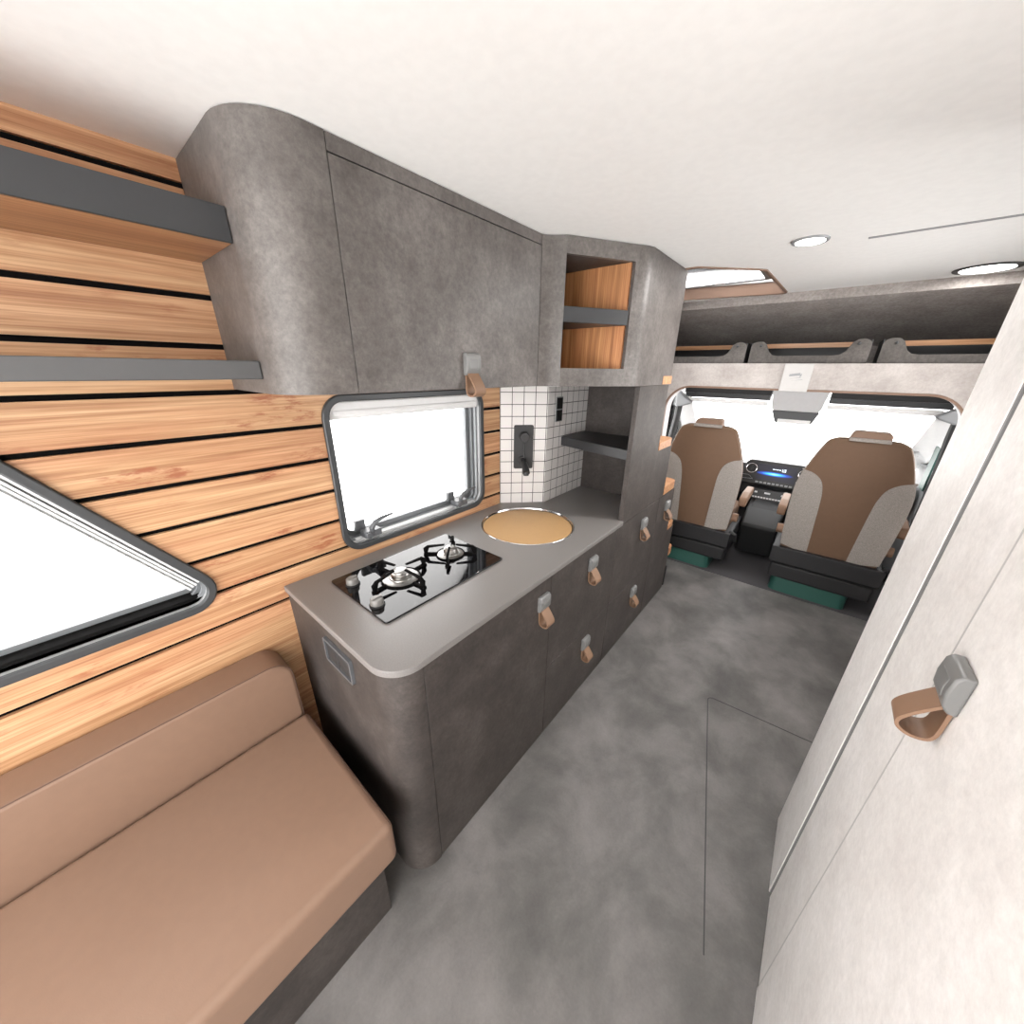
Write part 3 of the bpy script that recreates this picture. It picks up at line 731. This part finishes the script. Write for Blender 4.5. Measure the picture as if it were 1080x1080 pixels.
# ------------------------------------------------------------------ cab seats
def seat():
    e = thing('captain_chair', '', 'seat', (0, 3.2, 0), 'brown and grey leather cab seats')
    sh = lambda z: -.10*(z-.38)/.9+.04                                   # rear face leans back
    half = [(.27, .365), (.287, .62), (.292, .87), (.262, 1.03), (.205, 1.19), (.165, 1.228), (.12, 1.238), (0, 1.243)]
    # refine the outline
    def curve(P_, n_=6):
        out = []
        for i in range(len(P_)-1):
            p0, p1, p2, p3 = P_[max(i-1, 0)], P_[i], P_[i+1], P_[min(i+2, len(P_)-1)]
            for k in range(n_):
                t = k/n_
                out.append(tuple(.5*((2*b)+(c-a)*t+(2*a-5*b+4*c-d_)*t*t+(-a+3*b-3*c+d_)*t**3) for a, b, c, d_ in zip(p0, p1, p2, p3)))
        out.append(P_[-1]); return out
    hf = curve(half, 4)
    ol = hf+[(-a, b) for a, b in hf[::-1][1:]]
    # rings from the front (y+) to rear (y-)
    def shell(ol, rings):
        vs, fs = [], []; n = len(ol)
        for dep, ins in rings:
            il = inset(ol, ins) if ins else ol
            for a, b in il: vs.append((a, sh(b)+dep, b))
        for r_ in range(len(rings)-1):
            for i in range(n):
                j = (i+1) % n; fs.append((r_*n+i, r_*n+j, (r_+1)*n+j, (r_+1)*n+i))
        fs.append(list(range(n))); fs.append([(len(rings)-1)*n+i for i in range(n)][::-1])
        return vs, fs
    m_ = MB(); m_.add(*shell(ol, [(.11, .03), (.10, .008), (.06, 0), (.02, .0), (.006, .006), (0, .02)]))
    m_.build('backrest', 'leather_in', e, smooth=True, offset=False)
    for sx in (-1, 1):
        inner = curve([(.279, 1.005), (.215, .985), (.165, .94), (.142, .87), (.132, .78), (.120, .55), (.112, .372)], 4)
        outer = [p for p in hf if .366 <= p[1] <= 1.0]
        wl = [(a*1.0+.001, b) for a, b in outer]+inner
        wl = [(sx*a, b) for a, b in wl]
        n = len(wl)
        vs = [(a, sh(b)+(.03 if abs(a) > .2 else .004), b) for a, b in wl]+[(a*(1 if abs(a) < .2 else 1.006), sh(b)-.002, b) for a, b in wl]
        vs += [(a*(1-.02), sh(b)-.006, b) for a, b in wl]
        MB().add(vs, [(i, (i+1) % n, n+(i+1) % n, n+i) for i in range(n)]+[(n+i, n+(i+1) % n, 2*n+(i+1) % n, 2*n+i) for i in range(n)]+[list(range(n))[::-1], list(range(2*n, 3*n))]).build('side_bolster', 'fabric', e, smooth=True, offset=False)
    hr = fillet([(-.10, 1.226), (.10, 1.226), (.095, 1.287), (-.085, 1.287)], [.01, .01, .025, .025], 5)
    MB().prism(hr, -.055, .04, XZ).build('headrest', 'leather', e, bevel=.008, offset=False, seg=3).data.materials[0] = M['cushion']
    MB().box(-.098, .098, -.072, -.050, 1.226, 1.248).build('headrest_strip', 'leather', e, bevel=.003, offset=False).data.materials[0] = M['fabric']
    c_ = MB().box(-.27, .27, .10, .60, .36, .52).build('seat_cushion', 'leather_in', e, bevel=.04, seg=4, offset=False)
    lb = MB().box(-.315, .315, .02, .55, .245, .385).box(-.30, .30, .03, .55, .125, .245).build('seat_box', 'seatblack', e, bevel=.015, seg=3, offset=False)
    MB().prism(fillet([(-.315, -.002), (.315, -.002), (.315, .05), (-.315, .05)], 0), .27, .392, XY).build('rear_cover', 'seatblack', e, bevel=.004, offset=False)
    MB().prism(fillet([(-.27, .05), (.20, .05), (.20, .5), (-.27, .5)], .05, 6), 0, .126, XY).build('pedestal', 'teal', e, smooth=True, offset=False)
    for sx in (-1, 1):
        y0 = .10
        ar = fillet([(y0, .60), (y0+.36, .635), (y0+.36, .70), (y0+.12, .705), (y0, .68)], [.03, .03, .03, .03, .03], 5)
        MB().prism(ar, sx*.303, sx*.355, YZ).build('armrest', 'leather', e, bevel=.01, seg=3, offset=False)
        MB().tube([(sx*.285, y0+.02, .50), (sx*.325, y0+.02, .50)], .035, 16).build('hinge_cover', 'leather', e, smooth=True, offset=False)
    MB().tube([(.30, .05, .40), (.34, .05, .38), (.35, .10, .30)], .014, 10).build('belt_buckle', 'black', e, offset=False)
    return e
s1 = seat(); s1.location = (.262, 3.2, 0); s1['label'] = 'right-hand brown and grey cab seat, nearest the pale wardrobe'
s2 = dup(s1, (-.658, 3.2, 0), 'left-hand brown and grey cab seat, beside the wooden corner shelves')

# ------------------------------------------------------------------ cab: dashboard, pillars, doors, windscreen
ds = thing('dashboard', 'dark dashboard with centre screen and round vents between the cab seats', 'dashboard', (-.2, 4.2, .0))
MB().prism([(4.16, .50), (4.10, .66), (4.14, .80), (4.20, .79), (4.62, .72), (4.62, .50)], -1.08, .70, YZ).build('dash_body', 'dash', ds, bevel=.01)
def tiltbox(mbx, x0, x1, z0, z1, d0, d1, mi=0):
    """panel on the face of the centre stack: y rises with z"""
    yy = lambda z: 4.075+(z-.63)*.25
    vs = [(x, yy(z)-d, z) for x in (x0, x1) for z in (z0, z1) for d in (d0, d1)]
    return mbx.add(vs, [(0,1,3,2), (4,6,7,5), (0,4,5,1), (2,3,7,6), (0,2,6,4), (1,5,7,3)], mi)
m_ = MB(); yy = lambda z: 4.075+(z-.63)*.25
pf = fillet([(-.475, .625), (.055, .625), (.055, .842), (-.455, .842)], [.03, .03, .03, .05], 5); n = len(pf)
m_.add([(a, yy(b), b) for a, b in pf]+[(a, yy(b)+.10, b) for a, b in pf], [(i, (i+1) % n, n+(i+1) % n, n+i) for i in range(n)]+[list(range(n))[::-1], list(range(n, 2*n))])
m_.build('centre_stack', 'dashb', ds, bevel=.004)
# screen with its own uv
me = bpy.data.meshes.new('screen'); yy = lambda z: 4.075+(z-.63)*.25
X0, X1, Z0, Z1 = -.352, -.052, .675, .815
me.from_pydata([(X0, yy(Z0)-.003, Z0), (X1, yy(Z0)-.003, Z0), (X1, yy(Z1)-.003, Z1), (X0, yy(Z1)-.003, Z1), (X0, yy(Z0)+.001, Z0), (X1, yy(Z0)+.001, Z0), (X1, yy(Z1)+.001, Z1), (X0, yy(Z1)+.001, Z1)], [],
    [(0,1,2,3), (0,4,5,1), (1,5,6,2), (2,6,7,3), (3,7,4,0)])
ul = me.uv_layers.new(name='UVMap')
for i, c in enumerate([(0,0), (1,0), (1,1), (0,1)]+[(5,5)]*16): ul.data[i].uv = c
me.materials.append(M['screen']); so_ = bpy.data.objects.new('screen', me); COL.objects.link(so_); so_.parent = ds; so_.location = -ds.location
g_ = MB()
for a, b in ((-.235, -.222), (-.219, -.208), (-.205, -.190), (-.187, -.172)): tiltbox(g_, a, b, .775, .782, .0032, .004)
tiltbox(g_, -.163, -.158, .765, .79, .0032, .004); tiltbox(g_, -.163, -.135, .765, .769, .0032, .004); tiltbox(g_, -.15, -.135, .785, .79, .0032, .004); tiltbox(g_, -.139, -.134, .765, .79, .0032, .004); tiltbox(g_, -.155, -.139, .775, .779, .0032, .004)
g_.build('screen_lettering', 'glyph', so_)
al_ = math.atan(.25)
A2 = Matrix.Rotation(PI/2-al_, 3, 'X')
for x in (-.402, .004):
    v_ = MB().torus(.043, .004, (x, yy(.765)-.006, .765), 32, 0, A2).build('air_vent', 'chrome', ds, smooth=True)
    fl = MB()
    for k in range(7):
        t = PI*k/7; fl.tube([tuple(Vector((x, yy(.765)-.004, .765))+A2 @ Vector((math.cos(t)*.040*s, math.sin(t)*.040*s, 0))) for s in (-1, 1)], .0018, 6)
    fl.lathe([(.010, 0), (.010, .006)], (x, yy(.765)-.002, .765), 16, 0, A2)
    fl.build('vent_blades', 'dash', v_)
for x0, x1 in ((-.468, -.372), (-.040, .05)):
    m_ = MB(); r = .0025
    m_.tube([(x0, yy(.70)-.003, .700), (x0+.055, yy(.70)-.003, .700), (x1, yy(.665)-.003, .668), (x0, yy(.665)-.003, .664), (x0, yy(.70)-.003, .700)], .0018, 6)
    m_.build('pocket_outline', 'mgrey', ds)
m_ = MB()
for k in range(9): tiltbox(m_, -.345+.033*k, -.322+.033*k, .640, .654, .0005, .005)
part(m_.build('key_row', 'mgrey', ds, bevel=.001), 'row of small grey keys')
m_ = MB(); tiltbox(m_, -.345, -.075, .500, .592, -.02, .03); m_.build('switch_panel', 'dashb', ds, bevel=.003)
m_ = MB()
for k in range(11): tiltbox(m_, -.335+.023*k, -.318+.023*k, .512, .524, .03, .034)
part(m_.build('switch_row', 'lgrey', ds), 'row of small pale switches')
for x in (-.325, -.245, -.222, -.115):
    m_ = MB(); tiltbox(m_, x, x+.022, .556, .570, .03, .034); m_.build('switch', 'lgrey', ds)
MB().prism([(3.72, .06), (3.62, .36), (3.80, .47), (4.12, .50), (4.3, .50), (4.3, .06)], -.335, -.055, YZ).build('tunnel_console', 'black', ds, bevel=.02)
m_ = MB().prism([(3.70, .37), (3.82, .475), (4.06, .51), (4.06, .49), (3.83, .45), (3.73, .35)], -.30, -.09, YZ); m_.build('stowage_tray', 'black', ds, bevel=.01)

# overhead console and mirror
oc = thing('overhead_console', 'light grey overhead console with white strip hanging before the windscreen', 'console', (-.19, 4.0, 1.5))
MB().prism(fillet([(-.36, 1.315), (-.025, 1.315), (.005, 1.50), (.005, 1.5595), (-.385, 1.5595), (-.385, 1.50)], [.03, .03, 0, 0, 0, 0], 5), 3.98, 4.12, XZ).build('housing', 'lgrey', oc, bevel=.006)
MB().prism(fillet([(-.315, 1.212), (-.06, 1.212), (-.025, 1.313), (-.355, 1.313)], [.025, .025, 0, 0], 5), 4.0, 4.08, XZ).build('sensor_pod', 'frame', oc, bevel=.004)
MB().box(-.298, -.068, 3.993, 4.0, 1.213, 1.247).build('white_strip', 'white2', oc, bevel=.003)
# roof front
rf = MB().box(-1.12, .72, 3.13, 4.3, 1.56, 1.60).build('cab_roof', 'white2'); struct(rf); rf.name = 'trim_6'
MB().box(-1.10, .69, 4.0, 4.14, 1.435, 1.56).box(-1.09, .68, 3.99, 4.0, 1.395, 1.44)
hb_ = MB().box(-1.10, -.39, 3.985, 4.12, 1.435, 1.56).box(.01, .70, 3.985, 4.12, 1.435, 1.56).box(-1.09, -.39, 3.98, 4.10, 1.392, 1.4345, 1).box(.01, .685, 3.98, 4.10, 1.392, 1.4345, 1).build('trim_7', ['black', 'char']); struct(hb_)
def visor(x0, x1, label):
    o_ = MB().prism(fillet([(x0, 1.352), (x1, 1.345), (x1, 1.388), (x0, 1.388)], .012, 4), 3.965, 3.979, XZ).build('sun_visor', 'white2', bevel=.003)
    tag(o_, label, 'sun visor', 'sun visors along the top of the windscreen'); return o_
visor(-1.06, -.395, 'long white sun visor above the left cab seat'); visor(.005, .65, 'long white sun visor above the right cab seat')

# doors, pillars, windscreen
def cabside(x, s, name):
    """x inner face, s = +1 right, -1 left"""
    a, b = sorted((x, x+s*.06))
    o_ = MB().box(a, b, 3.125, 4.6, 0, .92).build(name, 'mgrey'); struct(o_)
    # rear edge and roof rail
    MB().box(a, b, 3.125, 3.16, .92, 1.56).box(a, b, 3.16, 4.6, 1.48, 1.56).build('window_surround', 'lgrey', o_)
    # front pillar: slanting slab and headliner corner
    x1 = x; x0 = x-s*.10
    MB().add([(x0, 3.99, 1.36), (x1+s*.06, 3.90, 1.42), (x1+s*.06, 4.62, .85), (x0-s*.02, 4.62, .85), (x0, 4.03, 1.36), (x1+s*.06, 3.98, 1.46), (x1+s*.06, 4.7, .85), (x0-s*.02, 4.7, .85)],
        [(0,1,2,3), (4,7,6,5), (0,4,5,1), (2,6,7,3), (1,5,6,2), (0,3,7,4)]).build('front_pillar', 'white2', o_)
    q_ = fillet([(x1+s*.02, 1.46), (x1-s*.05, 1.40), (x1-s*.13, 1.345), (x1-s*.10, 1.325), (x1-s*.03, 1.30), (x1+s*.02, 1.30)], 0)
    MB().prism(q_, 3.90, 3.985, XZ).build('headliner_corner', 'mgrey', o_, bevel=.01)
    # rubber seals
    for k, (yb, w_) in enumerate(((3.80, .03), (3.86, .018))):
        MB().tube([(x-s*.008, yb+.14, 1.36), (x-s*.01, yb+.12, 1.2), (x-s*.01, yb+.02, .93), (x-s*.01, yb, .55)], w_, 8).build('door_seal', 'char' if k else 'char2', o_, smooth=True)
    MB().box(*sorted((x+s*.02, x+s*.026)), 3.16, 4.6, .92, 1.48).build('pane', 'glass', o_)
    return o_
cl = cabside(-1.13, -1, 'door_1'); cr = cabside(.735, 1, 'door_2')
MB().box(.712, .722, 4.0, 4.15, .80, 1.12).build('tinted_panel', 'teal', cr)
ws_ = MB().add([(-1.10, 4.60, .72), (.70, 4.60, .72), (.66, 4.12, 1.45), (-1.06, 4.12, 1.45), (-1.10, 4.606, .72), (.70, 4.606, .72), (.66, 4.126, 1.45), (-1.06, 4.126, 1.45)],
    [(0,1,2,3), (4,7,6,5), (0,4,5,1), (1,5,6,2), (2,6,7,3), (3,7,4,0)]).build('window_4', 'glass'); struct(ws_)
# bulkhead of the cab below the windscreen
fwl = MB().box(-1.15, .76, 4.63, 4.66, 0, .72).build('wall_cab', 'dash'); struct(fwl); fwl.name = 'trim_8'

# ------------------------------------------------------------------ light: bright overcast daylight + spots
w = bpy.data.worlds.new('daylight'); sc.world = w; w.use_nodes = True
w.node_tree.nodes['Background'].inputs[0].default_value = (1, .985, .97, 1)
w.node_tree.nodes['Background'].inputs[1].default_value = 3.2

# ------------------------------------------------------------------ camera
F = 382.186
R = Matrix(((.76713794, -.24402685, .59325397), (.641361, .27379738, -.71672245), (.01246814, .93031494, .36654967)))
cam = bpy.data.cameras.new('camera'); co = bpy.data.objects.new('camera', cam); COL.objects.link(co)
cam.sensor_width = 36; cam.lens = F/1080*36; cam.clip_start = .02
mw = R.to_4x4(); mw.translation = (0, 0, 1.62); co.matrix_world = mw
sc.camera = co
sc.view_settings.view_transform = 'Standard'; sc.view_settings.look = 'None'
sc.view_settings.gamma = 1; sc.view_settings.use_curve_mapping = False
sc.view_settings.exposure = 1.3
sc.cycles.use_denoising = True
sc.cycles.max_bounces = 10; sc.cycles.diffuse_bounces = 6; sc.cycles.transparent_max_bounces = 12
sc.cycles.sample_clamp_indirect = 8
